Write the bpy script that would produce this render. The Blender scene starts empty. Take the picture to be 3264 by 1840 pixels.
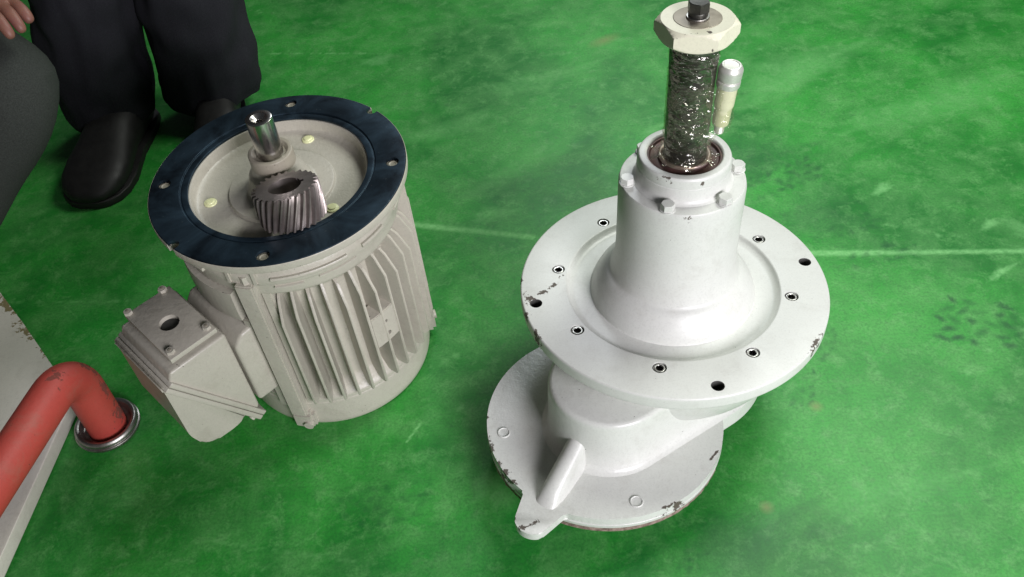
import bpy, bmesh, math, random
import numpy as np
from mathutils import Vector, Matrix
from mathutils import noise as mnoise
random.seed(7); RNG = np.random.default_rng(7)
R = math.radians
C = bpy.context.scene.collection
scene = bpy.context.scene

# ------------------------------------------------------------------ camera
F_PX, PITCH, ROLL, H = 2959.03, .7931, -.1000, 1.0787
c, s = math.cos(PITCH), math.sin(PITCH)
fwd = Vector((0, c, -s)); right = Vector((1, 0, 0)); up = right.cross(fwd)
r2 = right*math.cos(ROLL) + up*math.sin(ROLL); u2 = -right*math.sin(ROLL) + up*math.cos(ROLL)
cam = bpy.data.cameras.new('camera'); co = bpy.data.objects.new('camera', cam); C.objects.link(co)
M = Matrix.Identity(4)
for i in range(3):
    M[i][0] = r2[i]; M[i][1] = u2[i]; M[i][2] = -fwd[i]
M[2][3] = H; co.matrix_world = M
cam.sensor_width = 36; cam.lens = 36*F_PX/3264; cam.clip_start = .02; cam.clip_end = 100
scene.camera = co

# ------------------------------------------------------------------ world, lamps, exposure
w = bpy.data.worlds.new('World'); scene.world = w; w.use_nodes = True
w.node_tree.nodes['Background'].inputs[0].default_value = (.86, .95, 1, 1)
w.node_tree.nodes['Background'].inputs[1].default_value = .035

def lamp(name, loc, target, sx, sy, power, col=(1, 1, 1)):
    l = bpy.data.lights.new(name, 'AREA'); l.shape = 'RECTANGLE'; l.size = sx; l.size_y = sy
    l.energy = power; l.color = col
    o = bpy.data.objects.new(name, l); C.objects.link(o); o.location = loc
    o.rotation_euler = (Vector(target) - Vector(loc)).to_track_quat('-Z', 'Y').to_euler()
    return o
kl_ = lamp('ceiling_lamp_right', (1.25, 1.75, 2.3), (.45, 1.35, 0), .8, .8, 13.5, (.96, 1, .93))
lamp('ceiling_lamp_back', (.6, 4.0, 2.6), (.3, .9, .2), .6, .9, 26, (.9, .96, 1))
fl_ = lamp('low_lamp_front', (1.0, -1.0, 1.05), (.25, .85, .15), 1.0, .7, 18.5, (.98, .94, 1))
fl_.data.spread = R(95); kl_.data.spread = R(95)
vs = scene.view_settings
vs.view_transform = 'Standard'; vs.look = 'None'; vs.gamma = 1; vs.exposure = 0.07
try: vs.use_curve_mapping = False
except Exception: pass

# ------------------------------------------------------------------ node helpers
class NT:
    def __init__(s, name):
        s.m = bpy.data.materials.new(name); s.m.use_nodes = True
        s.t = s.m.node_tree; s.b = s.t.nodes['Principled BSDF']
        s.tc = s.t.nodes.new('ShaderNodeTexCoord')
    def n(s, typ, **k):
        o = s.t.nodes.new(typ)
        for a, v in k.items(): setattr(o, a, v)
        return o
    def l(s, a, b): s.t.links.new(a, b)
    def noise(s, scale, detail=4, rough=.55, vec=None, dist=0):
        o = s.n('ShaderNodeTexNoise'); o.inputs['Scale'].default_value = scale
        o.inputs['Detail'].default_value = detail; o.inputs['Roughness'].default_value = rough
        o.inputs['Distortion'].default_value = dist
        s.l(vec if vec is not None else s.tc.outputs['Object'], o.inputs['Vector']); return o.outputs['Fac']
    def ramp(s, fac, stops):
        o = s.n('ShaderNodeValToRGB'); e = o.color_ramp.elements
        while len(e) < len(stops): e.new(.5)
        for i, (p, col) in enumerate(stops):
            e[i].position = p; e[i].color = (col, col, col, 1) if not hasattr(col, '__len__') else (*col, 1)
        s.l(fac, o.inputs[0]); return o.outputs[0]
    def mix(s, fac, a, b):
        o = s.n('ShaderNodeMix', data_type='RGBA')
        for k, v in ((0, fac), (6, a), (7, b)):
            if hasattr(v, 'is_linked') or isinstance(v, bpy.types.NodeSocket): s.l(v, o.inputs[k])
            elif hasattr(v, '__len__'): o.inputs[k].default_value = (*v, 1)
            else: o.inputs[k].default_value = v
        return o.outputs[2]
    def math(s, op, a, b=None, c_=None, clamp=False):
        o = s.n('ShaderNodeMath', operation=op, use_clamp=clamp)
        for k, v in enumerate((a, b, c_)):
            if v is None: continue
            if isinstance(v, bpy.types.NodeSocket): s.l(v, o.inputs[k])
            else: o.inputs[k].default_value = v
        return o.outputs[0]
    def set(s, **k):
        names = dict(color='Base Color', rough='Roughness', metal='Metallic', spec='Specular IOR Level', coat='Coat Weight', alpha='Alpha', coatr='Coat Roughness')
        for a, v in k.items():
            i = s.b.inputs[names[a]]
            if isinstance(v, bpy.types.NodeSocket): s.l(v, i)
            elif hasattr(v, '__len__'): i.default_value = (*v, 1)
            else: i.default_value = v
    def bump(s, h, strength=.3, dist=.001):
        o = s.n('ShaderNodeBump'); o.inputs['Strength'].default_value = strength; o.inputs['Distance'].default_value = dist
        s.l(h, o.inputs['Height']); s.l(o.outputs[0], s.b.inputs['Normal'])
    def near(s, pts, vec=None):
        """mask 0..1 round world/object points: (x, y, z, radius, sx, sy, rot)"""
        tot = None
        for p in pts:
            x, y, z, rad = p[:4]
            mp = s.n('ShaderNodeMapping', vector_type='TEXTURE')
            mp.inputs['Location'].default_value = (x, y, z)
            mp.inputs['Rotation'].default_value = (0, 0, p[6] if len(p) > 6 else 0)
            mp.inputs['Scale'].default_value = (rad*(p[4] if len(p) > 4 else 1), rad*(p[5] if len(p) > 5 else 1), rad*2)
            s.l(s.tc.outputs['Object'], mp.inputs['Vector'])
            ln = s.n('ShaderNodeVectorMath', operation='LENGTH'); s.l(mp.outputs[0], ln.inputs[0])
            v = s.math('SUBTRACT', 1.0, ln.outputs['Value'], clamp=True)
            tot = v if tot is None else s.math('MAXIMUM', tot, v)
        return tot

def paint(name, col, chips=(), dirt=.25, rough=.42, under=(.09, .075, .06), bump=.25, grain=900, speck=.74):
    t = NT(name)
    big = t.noise(9, 5, .6); base = t.mix(t.ramp(big, [(.3, 0), (.75, dirt)]), col, [v*.82 for v in col])
    fine = t.noise(140, 3, .6)
    base = t.mix(t.ramp(fine, [(.35, 0), (.8, .12)]), base, [v*.7 for v in col])
    base = t.mix(t.ramp(t.noise(24, 7, .75, dist=.4), [(.52, 0), (.8, .42*dirt+.12)]), base, (.20, .17, .12))
    base = t.mix(t.ramp(t.noise(420, 2, .6), [(.3, .22), (.5, 0)]), base, [v*.6 for v in col])
    sp = t.noise(220, 2, .5)
    chip = t.ramp(sp, [(speck, 0), (speck+.02, 1)])
    if chips:
        m_ = t.near(chips); nz = t.noise(95, 5, .72)
        v = t.math('ADD', t.math('MULTIPLY', m_, .37), nz)
        c2 = t.ramp(v, [(.755, 0), (.775, 1)])
        c2 = t.math('MULTIPLY', c2, t.math('GREATER_THAN', m_, .02))
        chip = t.math('MAXIMUM', chip, c2)
    base = t.mix(chip, base, under)
    t.set(color=base, rough=t.math('ADD', t.math('MULTIPLY', chip, .3), rough))
    h = t.math('SUBTRACT', t.math('ADD', t.math('MULTIPLY', t.noise(grain, 2, .5), .35), t.math('MULTIPLY', t.noise(160, 3, .5), .8)), t.math('MULTIPLY', chip, .8))
    t.bump(h, bump, .0008)
    return t.m

def metal(name, col, rough=.3, col2=None, scale=60, metal_=1.0, bump=.1, stretch=None):
    t = NT(name); vec = None
    if stretch:
        mp = t.n('ShaderNodeMapping'); mp.inputs['Scale'].default_value = stretch
        t.l(t.tc.outputs['Object'], mp.inputs['Vector']); vec = mp.outputs[0]
    nz = t.noise(scale, 5, .65, vec)
    t.set(color=t.mix(t.ramp(nz, [(.35, 0), (.7, 1)]), col, col2 or [v*.6 for v in col]), metal=metal_,
          rough=t.math('MULTIPLY_ADD', nz, .3, rough-.15))
    t.bump(t.noise(scale*8, 3, .6, vec), bump, .0005)
    return t.m

# ------------------------------------------------------------------ mesh helpers
def link(name, me, mat=None, parent=None, smooth=38):
    o = bpy.data.objects.new(name, me); C.objects.link(o)
    if mat: me.materials.append(mat)
    if smooth is not None:
        me.shade_smooth(); me.set_sharp_from_angle(angle=R(smooth))
    if parent: o.parent = parent
    return o
def from_bm(name, bm, mat=None, parent=None, smooth=38):
    bmesh.ops.recalc_face_normals(bm, faces=bm.faces)
    me = bpy.data.meshes.new(name); bm.to_mesh(me); bm.free()
    return link(name, me, mat, parent, smooth)
def roundp(pts, rad, n=3, closed=False):
    """round the corners of a profile; pts = (r, z[, own radius])"""
    out = []; N = len(pts)
    for i, p in enumerate(pts):
        q = Vector(p[:2]); rr = p[2] if len(p) > 2 else rad
        if (not closed and i in (0, N-1)) or rr <= 0: out.append(tuple(q)); continue
        a = Vector(pts[i-1][:2]) - q; b = Vector(pts[(i+1) % N][:2]) - q
        if a.length < 1e-7 or b.length < 1e-7: out.append(tuple(q)); continue
        d = min(rr, a.length*.45, b.length*.45); A = q + a.normalized()*d; B = q + b.normalized()*d
        for k in range(n+1):
            u = k/n; out.append(tuple((1-u)**2*A + 2*u*(1-u)*q + u*u*B))
    return out
def lathe_bm(prof, segs=96, center=(0, 0), bm=None, closed=False):
    bm = bm or bmesh.new(); rings = []
    for r, z in prof:
        if r < 1e-6: rings.append([bm.verts.new((center[0], center[1], z))])
        else: rings.append([bm.verts.new((center[0]+r*math.cos(2*math.pi*k/segs), center[1]+r*math.sin(2*math.pi*k/segs), z)) for k in range(segs)])
    pairs = list(zip(rings, rings[1:])) + ([(rings[-1], rings[0])] if closed else [])
    for a, b in pairs:
        for k in range(segs):
            k2 = (k+1) % segs
            if len(a) == 1 and len(b) == 1: continue
            if len(a) == 1: bm.faces.new((a[0], b[k2], b[k]))
            elif len(b) == 1: bm.faces.new((a[k], a[k2], b[0]))
            else: bm.faces.new((a[k], a[k2], b[k2], b[k]))
    return bm
def lathe(name, prof, mat, parent=None, segs=96, rad=.0015, closed=False, center=(0, 0), smooth=38):
    return from_bm(name, lathe_bm(roundp(prof, rad, closed=closed), segs, center, closed=closed), mat, parent, smooth)
def prism_bm(outline, z0, z1, bm=None, bev=0, top=None):
    """outline: ccw xy list; extruded z0..z1"""
    bm = bm or bmesh.new()
    lo = [bm.verts.new((x, y, z0)) for x, y in outline]; hi = [bm.verts.new((x, y, z1)) for x, y in (top or outline)]
    n = len(lo)
    bm.faces.new(lo[::-1]); f = bm.faces.new(hi)
    for k in range(n): bm.faces.new((lo[k], lo[(k+1) % n], hi[(k+1) % n], hi[k]))
    if bev:
        es = [e for e in bm.edges if all(v.co.z > z1-1e-6 for v in e.verts) or all(v.co.z < z0+1e-6 for v in e.verts)]
        bmesh.ops.bevel(bm, geom=es, offset=bev, segments=3, affect='EDGES', profile=.5)
    return bm
def poly3_bm(pts, T, bev=0, seg=3):
    """closed polygon of 3d pts extruded along vector T, all edges bevelled"""
    bm = bmesh.new(); T = Vector(T)
    a = [bm.verts.new(p) for p in pts]; b = [bm.verts.new(Vector(p)+T) for p in pts]; n = len(a)
    bm.faces.new(a[::-1]); bm.faces.new(b)
    for k in range(n): bm.faces.new((a[k], a[(k+1) % n], b[(k+1) % n], b[k]))
    if bev: bmesh.ops.bevel(bm, geom=list(bm.edges), offset=bev, segments=seg, affect='EDGES', profile=.5)
    return bm
def cut(ob, bm):
    me = bpy.data.meshes.new('cutter'); bmesh.ops.recalc_face_normals(bm, faces=bm.faces); bm.to_mesh(me); bm.free()
    k = bpy.data.objects.new('cutter', me); C.objects.link(k)
    k.parent = ob.parent; bpy.context.view_layer.update()
    md = ob.modifiers.new('b', 'BOOLEAN'); md.operation = 'DIFFERENCE'; md.object = k; md.solver = 'EXACT'
    bpy.context.view_layer.update()
    new = bpy.data.meshes.new_from_object(ob.evaluated_get(bpy.context.evaluated_depsgraph_get()))
    ob.modifiers.clear(); ob.data = new; ob.data.shade_smooth(); ob.data.set_sharp_from_angle(angle=R(38))
    bpy.data.objects.remove(k)
def holes_bm(items, segs=28):
    bm = bmesh.new()
    for x, y, r, z0, z1 in items: lathe_bm([(0, z0), (r, z0), (r, z1), (0, z1)], segs, (x, y), bm)
    return bm
def hexo(x, y, r, rot=0, n=6): return [(x+r*math.cos(rot+2*math.pi*k/n), y+r*math.sin(rot+2*math.pi*k/n)) for k in range(n)]
def hex_solid(name, x, y, r, z0, z1, rot, mat, parent, chamf=.12, n=6, segs=72, both=False):
    """hexagon head/nut with the round chamfer of a turned nut: hex radius clipped by a cone"""
    bm = bmesh.new(); H_ = z1-z0; ap = r*math.cos(math.pi/n)
    rows = 14; rings = []
    for j in range(rows+1):
        u = j/rows; z = z0+H_*u; lim = r*1.001
        d = z1-z; lim = min(lim, ap*.985 + d*2.1*(.12/chamf))
        if both: lim = min(lim, ap*.985 + (z-z0)*2.1*(.12/chamf))
        ring = []
        for k in range(segs):
            a = 2*math.pi*k/segs; loc = ((a - 0) % (2*math.pi/n)) - math.pi/n
            rr = min(ap/math.cos(loc), lim)
            ring.append(bm.verts.new((x+rr*math.cos(a+rot), y+rr*math.sin(a+rot), z)))
        rings.append(ring)
    for a, b in zip(rings, rings[1:]):
        for k in range(segs): bm.faces.new((a[k], a[(k+1) % segs], b[(k+1) % segs], b[k]))
    bm.faces.new(rings[-1]); bm.faces.new(rings[0][::-1])
    return from_bm(name, bm, mat, parent, 28)
def tag(o, label=None, cat=None, group=None, kind=None):
    for k, v in (('label', label), ('category', cat), ('group', group), ('kind', kind)):
        if v: o[k] = v
    return o
def empty(name, loc, rot=(0, 0, 0), **k):
    o = bpy.data.objects.new(name, None); C.objects.link(o); o.location = loc; o.rotation_euler = rot
    o.empty_display_size = .05; return tag(o, **k)
def copy_to(o, loc, rotz=None, parent=None):
    d = o.copy(); C.objects.link(d); d.parent = parent or o.parent; d.location = loc
    if rotz is not None: d.rotation_euler = (0, 0, rotz)
    return d
def tube_bm(path, rads, segs=24, bm=None, cap=True):
    bm = bm or bmesh.new(); P = [Vector(p) for p in path]; rings = []
    n0 = None
    for i, p in enumerate(P):
        t = (P[min(i+1, len(P)-1)] - P[max(i-1, 0)]).normalized()
        if n0 is None: n0 = t.orthogonal().normalized()
        n0 = (n0 - t*n0.dot(t)).normalized(); b = t.cross(n0)
        r = rads[i] if hasattr(rads, '__len__') else rads
        rings.append([bm.verts.new(p + (n0*math.cos(2*math.pi*k/segs) + b*math.sin(2*math.pi*k/segs))*r) for k in range(segs)])
    for a, b in zip(rings, rings[1:]):
        for k in range(segs): bm.faces.new((a[k], a[(k+1) % segs], b[(k+1) % segs], b[k]))
    if cap: bm.faces.new(rings[0][::-1]); bm.faces.new(rings[-1])
    return bm
def hull(circles, n=40, pad=0):
    """convex hull outline (ccw) of circles (x, y, r)"""
    pts = [(x+(r+pad)*math.cos(a), y+(r+pad)*math.sin(a)) for x, y, r in circles for a in np.linspace(0, 2*math.pi, n, endpoint=False)]
    pts = sorted(pts)
    def half(ps):
        h = []
        for p in ps:
            while len(h) >= 2 and (h[-1][0]-h[-2][0])*(p[1]-h[-2][1])-(h[-1][1]-h[-2][1])*(p[0]-h[-2][0]) <= 0: h.pop()
            h.append(p)
        return h
    a, b = half(pts), half(pts[::-1]); return a[:-1]+b[:-1]
def resample(poly, n):
    P = np.array(poly+[poly[0]]); d = np.r_[0, np.cumsum(np.hypot(*np.diff(P, axis=0).T))]
    t = np.linspace(0, d[-1], n, endpoint=False); return list(zip(np.interp(t, d, P[:, 0]), np.interp(t, d, P[:, 1])))

# ------------------------------------------------------------------ floor
def floor_marks(X, Y):
    """light and dark wear on the painted floor, drawn on the plane"""
    L = np.zeros_like(X); Dk = np.zeros_like(X)
    rg = np.random.default_rng(3)
    def seg(A, p, q, wd, amt, soft=1.0, br=.0, seed=0):
        (x0, y0), (x1, y1) = p, q; dx, dy = x1-x0, y1-y0; ln = math.hypot(dx, dy)
        u = ((X-x0)*dx+(Y-y0)*dy)/ln**2; v = ((X-x0)*dy-(Y-y0)*dx)/ln
        m = np.clip(1-(np.abs(v)/wd)**2, 0, 1)*((u > 0) & (u < 1))
        if br:
            r_ = np.random.default_rng(seed); k = r_.random(60); pat = np.interp(np.clip(u, 0, 1)*59, np.arange(60), k)
            m = m*np.clip((pat-br)/(1-br)*1.8, 0, 1)
        np.maximum(A, m*amt, out=A)
    def blob(A, x, y, rx, ry, rot, amt, rough=.0):
        dx, dy = X-x, Y-y; cx, cy = dx*math.cos(rot)+dy*math.sin(rot), -dx*math.sin(rot)+dy*math.cos(rot)
        d = (cx/rx)**2+(cy/ry)**2
        if rough:
            an = np.arctan2(cy/ry, cx/rx); d = d*(1+rough*np.sin(3*an+x*40)+rough*.7*np.sin(7*an+y*70)+rough*.5*np.sin(13*an))
        np.maximum(A, np.clip((1.3-d)/1.3, 0, 1)*amt, out=A)
    # the joint line that runs across behind the machines
    seg(L, (-.20, 1.256), (.048, 1.180), .0085, .85, br=.0, seed=2)
    seg(L, (.048, 1.180), (.45, 1.085), .004, .3, br=.2, seed=3)
    seg(L, (.45, 1.080), (.60, 1.060), .0085, .8, br=.0, seed=4)
    seg(L, (.60, 1.060), (.95, 1.015), .0065, .7, br=.0, seed=5)
    seg(L, (-.20, 1.262), (.05, 1.192), .012, .18, br=.3, seed=6)
    seg(L, (-.56, 1.888), (-.27, 1.835), .004, .5, br=.3, seed=7)
    seg(L, (-.1, 1.80), (-.3, 1.84), .003, .25, br=.3, seed=8)
    seg(L, (-1.1, 1.18), (-.62, 1.12), .003, .35, br=.35, seed=9)
    seg(L, (-.17, .78), (-.15, .81), .0016, .8)
    # scuffs
    blob(L, -.245, 1.80, .035, .02, .2, .4, .25)
    for x, y, rx, ry, ro, a in [(.66, 1.215, .022, .010, .6, .6), (.80, 1.10, .02, .009, .5, .55), (.77, .99, .03, .006, .5, .7), (.86, 1.07, .05, .02, -.7, .35),
                                (.9, .78, .12, .03, .1, .35), (.86, .72, .16, .018, .0, .3), (.62, 1.60, .16, .05, .5, .3), (.85, 1.45, .2, .05, .3, .22),
                                (.1, 1.66, .12, .03, .3, .25), (.3, 1.45, .03, .012, .7, .45), (.05, 1.38, .12, .035, .6, .25), (-.1, 1.52, .1, .03, .3, .22),
                                (-.02, 1.25, .04, .02, .2, .3), (.0, .72, .02, .015, .2, .5), (-.05, .69, .03, .03, .9, .3), (.45, .62, .12, .02, .2, .25)]:
        blob(L, x, y, rx, ry, ro, a, .3)
    # thin scratches
    for k in range(80):
        x, y = rg.uniform(-1.1, 1.1), rg.uniform(.5, 2.2); a = rg.choice([rg.normal(-.25, .25), rg.normal(1.3, .3), rg.uniform(0, 3.1)]); ln = rg.uniform(.05, .5)
        seg(L, (x, y), (x+ln*math.cos(a), y+ln*math.sin(a)), rg.uniform(.0014, .003), rg.uniform(.05, .2), br=rg.uniform(.2, .5), seed=k+20)
    for k in range(260):
        x, y = rg.uniform(-1.1, 1.1), rg.uniform(.5, 2.2); r_ = rg.uniform(.0016, .006)
        blob(L if rg.random() < .6 else Dk, x, y, r_*rg.uniform(1, 2), r_, rg.uniform(0, 3), rg.uniform(.1, .4), .3)
    # shoe prints: wet sole pattern, darker than the floor
    def sole(x, y, rot, n, m_, amt, sp=.018, sz=.0065, seed=0, ell=1.9):
        r_ = np.random.default_rng(seed)
        for i in range(n):
            for j in range(m_):
                if r_.random() < .2: continue
                u = (i-(n-1)/2)*sp+r_.normal(0, .002)+(.5*sp if j % 2 else 0); v = (j-(m_-1)/2)*sp*.85+r_.normal(0, .002)
                blob(Dk, x+u*math.cos(rot)-v*math.sin(rot), y+u*math.sin(rot)+v*math.cos(rot), sz*ell*r_.uniform(.6, 1.1), sz*r_.uniform(.6, 1), rot+r_.normal(0, .35)+(.6 if j % 2 else -.5), min(1, amt*1.6)*r_.uniform(.3, 1), .22)
    sole(.685, .895, -.3, 5, 5, .75, .024, .0075, 1)
    sole(.50, 1.27, .35, 7, 4, .5, .02, .008, 2)
    sole(.40, .80, 1.2, 6, 3, .45, .014, .004, 3)
    sole(.455, .88, .9, 5, 3, .45, .014, .005, 4)
    sole(.56, 1.15, .1, 6, 5, .35, .02, .007, 5)
    sole(.60, 1.05, .1, 6, 2, .35, .02, .006, 15)
    sole(.22, .565, .4, 8, 4, .4, .014, .005, 6)
    sole(.05, .63, 1.1, 8, 3, .3, .014, .005, 7)
    sole(-.2, .68, .2, 8, 5, .3, .016, .006, 8)
    sole(.68, 1.5, 1.2, 9, 4, .22, .016, .004, 9)
    for x, y, rx, ry, ro, a in [(.47, 1.33, .10, .05, .3, .55), (.53, 1.17, .08, .05, .5, .4), (.26, .575, .08, .05, .2, .5), (.12, .56, .06, .03, .7, .35),
                                (-.1, .6, .2, .06, .2, .3), (.62, 1.075, .012, .008, 0, .7), (.41, 1.11, .03, .01, -1.2, .5), (.08, 1.34, .13, .06, .4, .4), (-.02, 1.2, .1, .05, .2, .35),
                                (.115, 1.172, .01, .012, 0, .5), (-.05, 1.19, .012, .01, 0, .5), (.35, .58, .05, .02, .3, .35)]:
        blob(Dk, x, y, rx, ry, ro, a, .3)
    return L, Dk
xs = np.concatenate([np.linspace(-6, -1.3, 30)[:-1], np.arange(-1.3, 1.3, .0035), np.linspace(1.3, 6, 30)])
ys = np.concatenate([np.linspace(-5, .35, 30)[:-1], np.arange(.35, 2.35, .0035), np.linspace(2.352, 8, 30)])
X, Y = np.meshgrid(xs, ys); nx, ny = len(xs), len(ys)
L, Dk = floor_marks(X, Y)
me = bpy.data.meshes.new('floor')
V = np.stack([X.ravel(), Y.ravel(), np.zeros(X.size)], 1).astype(np.float32)
idx = np.arange(nx*ny).reshape(ny, nx)
Fq = np.stack([idx[:-1, :-1], idx[:-1, 1:], idx[1:, 1:], idx[1:, :-1]], -1).reshape(-1, 4).astype(np.int32)
me.vertices.add(len(V)); me.vertices.foreach_set('co', V.ravel())
me.loops.add(Fq.size); me.loops.foreach_set('vertex_index', Fq.ravel())
me.polygons.add(len(Fq)); me.polygons.foreach_set('loop_start', np.arange(0, Fq.size, 4, dtype=np.int32))
me.update(calc_edges=True)
for nm, A in (('scuff', L), ('stain', Dk)):
    at = me.attributes.new(nm, 'FLOAT', 'POINT'); at.data.foreach_set('value', A.ravel().astype(np.float32))
t = NT('green_floor_paint')
aL = t.n('ShaderNodeAttribute', attribute_name='scuff').outputs['Fac']; aD = t.n('ShaderNodeAttribute', attribute_name='stain').outputs['Fac']
n1 = t.noise(3.2, 6, .62, dist=.6); n2 = t.noise(14, 6, .65, dist=.4); n3 = t.noise(60, 4, .7)
mp = t.n('ShaderNodeMapping'); mp.inputs['Rotation'].default_value = (0, 0, .2); mp.inputs['Scale'].default_value = (1, 4.5, 1)
t.l(t.tc.outputs['Object'], mp.inputs['Vector']); n4 = t.noise(11, 6, .7, mp.outputs[0], .5)
g1, g2, g3, g4 = (.008, .160, .018), (.034, .315, .038), (.14, .39, .12), (.22, .55, .20)
col = t.mix(t.ramp(n1, [(.38, 0), (.62, 1)]), g1, g2)
col = t.mix(t.ramp(n2, [(.42, 0), (.8, .55)]), col, g3)
col = t.mix(t.ramp(n4, [(.5, 0), (.8, .25)]), col, (.09, .29, .08))
col = t.mix(t.ramp(n3, [(.52, 0), (.75, .5)]), col, (.012, .12, .02))
col = t.mix(t.ramp(t.noise(30, 5, .75, dist=.3), [(.5, 0), (.74, .6)]), col, (.15, .42, .13))
col = t.mix(t.ramp(t.noise(260, 2, .6), [(.35, .35), (.6, 0)]), col, (.012, .10, .02))
br = t.math('MULTIPLY', aL, t.ramp(t.noise(120, 4, .7), [(.3, .35), (.62, 1)]))
col = t.mix(br, col, (.22, .56, .20))
col = t.mix(t.math('MULTIPLY', aD, t.ramp(t.noise(70, 4, .7), [(.3, .55), (.55, 1)])), col, (.003, .065, .018))
brown = t.near([(-.055+.31, 1.79, 0, .03, 1.6, .7, .5), (.41, .77, 0, .012), (.30, .62, 0, .012)])
col = t.mix(t.math('MULTIPLY', brown, .5), col, (.25, .2, .1))
t.set(color=col, rough=t.math('ADD', t.math('MULTIPLY_ADD', n2, .25, .33), t.math('MULTIPLY', aL, .2)), spec=.3)
t.bump(t.math('ADD', t.math('MULTIPLY', n2, 1.0), t.math('MULTIPLY', t.noise(380, 2, .5), .12)), .18, .002)
fl = link('floor', me, t.m, None, None); tag(fl, kind='structure')

# ------------------------------------------------------------------ materials
WHITE = (.61, .625, .585)
m_gear = paint('grey_white_paint', WHITE, dirt=.3, rough=.33, bump=.25, speck=.775)
m_gear_fl = paint('flange_grey_white_paint', WHITE, rough=.38, dirt=.3, bump=.12, speck=.77,
    chips=[(-.190, -.010, .2, .022, .8, 1), (-.172, .0, .2, .02, 1, .5, .5), (-.157, .012, .2, .018, 1, .4, .7), (-.145, .028, .2, .014, 1, .4, .9), (-.197, -.035, .195, .02, .5, 1),
           (.150, -.128, .2, .03, 1.5, .28, .86), (-.198, .03, .2, .018, .4, 1.4), (-.185, -.075, .2, .02, .4, 1.2, .4)])
m_plate = paint('plate_grey_white_paint', WHITE, rough=.30, dirt=.35, bump=.45, grain=420, speck=.76,
    chips=[(-.217, -.262, .065, .03, 1.2, .3, .35), (-.236, -.245, .06, .016), (-.255, -.135, .06, .02, .4, 1.8), (-.24, -.18, .06, .022, .5, 2, .5), (.028, -.182, .06, .026, 1.8, .18, .75), (-.03, -.2455, .06, .03, 2, .15, .35), (-.258, -.09, .06, .014)])
m_cap = paint('cap_grey_white_paint', WHITE, rough=.38, bump=.12, speck=.77,
    chips=[(-.028, -.045, .405, .009, 1.8, .3, -.5), (-.008, -.0755, .369, .007, 2, .8), (.01, -.054, .4, .005), (-.04, -.04, .4, .006)])
m_cream = paint('cream_nut_paint', (.76, .74, .58), dirt=.2, rough=.4, bump=.06, speck=.78, chips=[(.008, -.043, .56, .006), (-.012, -.033, .575, .012, 2, .3), (.006, -.033, .575, .006)])
m_mot = paint('beige_motor_paint', (.49, .468, .395), dirt=.45, rough=.38, bump=.75, grain=380, speck=.755, under=(.11, .095, .08),
    chips=[(.03, -.15, .335, .014), (.06, -.135, .335, .012), (.0, -.155, .33, .008), (.09, .09, .34, .02), (-.1, .1, .34, .02), (.155, -.02, .2, .03), (.16, -.01, .27, .02)])
m_blue = None
t = NT('blued_steel_face')
sep = t.n('ShaderNodeSeparateXYZ'); t.l(t.tc.outputs['Object'], sep.inputs[0])
rad_ = t.math('SQRT', t.math('ADD', t.math('MULTIPLY', sep.outputs[0], sep.outputs[0]), t.math('MULTIPLY', sep.outputs[1], sep.outputs[1])))
cv = t.n('ShaderNodeCombineXYZ'); t.l(t.math('MULTIPLY', rad_, 60), cv.inputs[0])
ring = t.noise(22, 4, .7, cv.outputs[0]); cloud = t.noise(16, 6, .65, dist=.5)
cc = t.mix(t.ramp(cloud, [(.35, 0), (.75, 1)]), (.010, .017, .025), (.048, .088, .125))
cc = t.mix(t.ramp(ring, [(.55, 0), (.75, .35)]), cc, (.05, .068, .08))
cc = t.mix(t.ramp(t.noise(190, 3, .7), [(.68, 0), (.76, .5)]), cc, (.2, .22, .22))
t.set(color=cc, metal=.75, rough=t.math('MULTIPLY_ADD', cloud, .35, .26))
t.bump(ring, .1, .0006); m_blue = t.m
m_shaft = metal('turned_steel', (.62, .60, .58), .26, (.42, .39, .37), 30, stretch=(1, 1, .06))
m_pinion = metal('brown_gear_steel', (.36, .32, .30), .42, (.19, .165, .155), 45, metal_=.8)
m_collar = paint('collar_paint', (.36, .33, .26), dirt=.5, rough=.4, bump=.3, speck=.7, under=(.16, .13, .11))
m_steel = metal('worn_steel', (.5, .5, .48), .3, (.22, .21, .19), 80)
m_darksteel = metal('dark_bolt_steel', (.10, .10, .09), .42, (.05, .05, .045), 90, metal_=.8)
m_disc = metal('oily_shaft_end', (.24, .21, .165), .48, (.33, .30, .24), 70, metal_=.6)
m_seal = metal('dark_brown_seal', (.055, .035, .03), .5, (.13, .06, .055), 60, metal_=.3)
m_lip = metal('copper_brown_lip', (.42, .30, .27), .35, (.5, .42, .38), 80, metal_=.7)
m_sleeve = metal('greased_black_shaft', (.008, .0075, .006), .62, (.03, .027, .02), 60, metal_=.2)
m_chrome = metal('scuffed_steel_ring', (.50, .49, .46), .42, (.2, .19, .17), 70)
m_rust = metal('rough_rusty_casting', (.10, .065, .05), .85, (.36, .27, .23), 130, metal_=0, bump=1)
m_under = metal('dark_casting_and_hole_shade', (.05, .05, .045), .7, None, 60, metal_=.1)  # also colours the dark discs that paint shade inside holes
m_yel = paint('pale_yellow_paint', (.78, .80, .46), rough=.3, bump=.2)
m_red = paint('red_pipe_paint', (.46, .065, .048), dirt=.75, rough=.55, bump=.5, speck=.725, under=(.20, .05, .035),
    chips=[(.02, .01, .14, .03), (0, -.04, .17, .025), (.025, 0, .09, .02), (.028, .0, .03, .03)])
m_slab = paint('white_slab_paint', (.66, .64, .56), dirt=.5, rough=.5, bump=.3, under=(.20, .17, .08), speck=.78,
    chips=[(-.725, 1.0, .03, .05, 1.3, .6, -.7), (-.775, 1.045, .03, .05, 1.4, .5, -.7), (-.70, .95, .03, .03), (-.83, 1.11, .03, .05, 1.4, .5, -.7)])
m_slab_y = None
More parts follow.
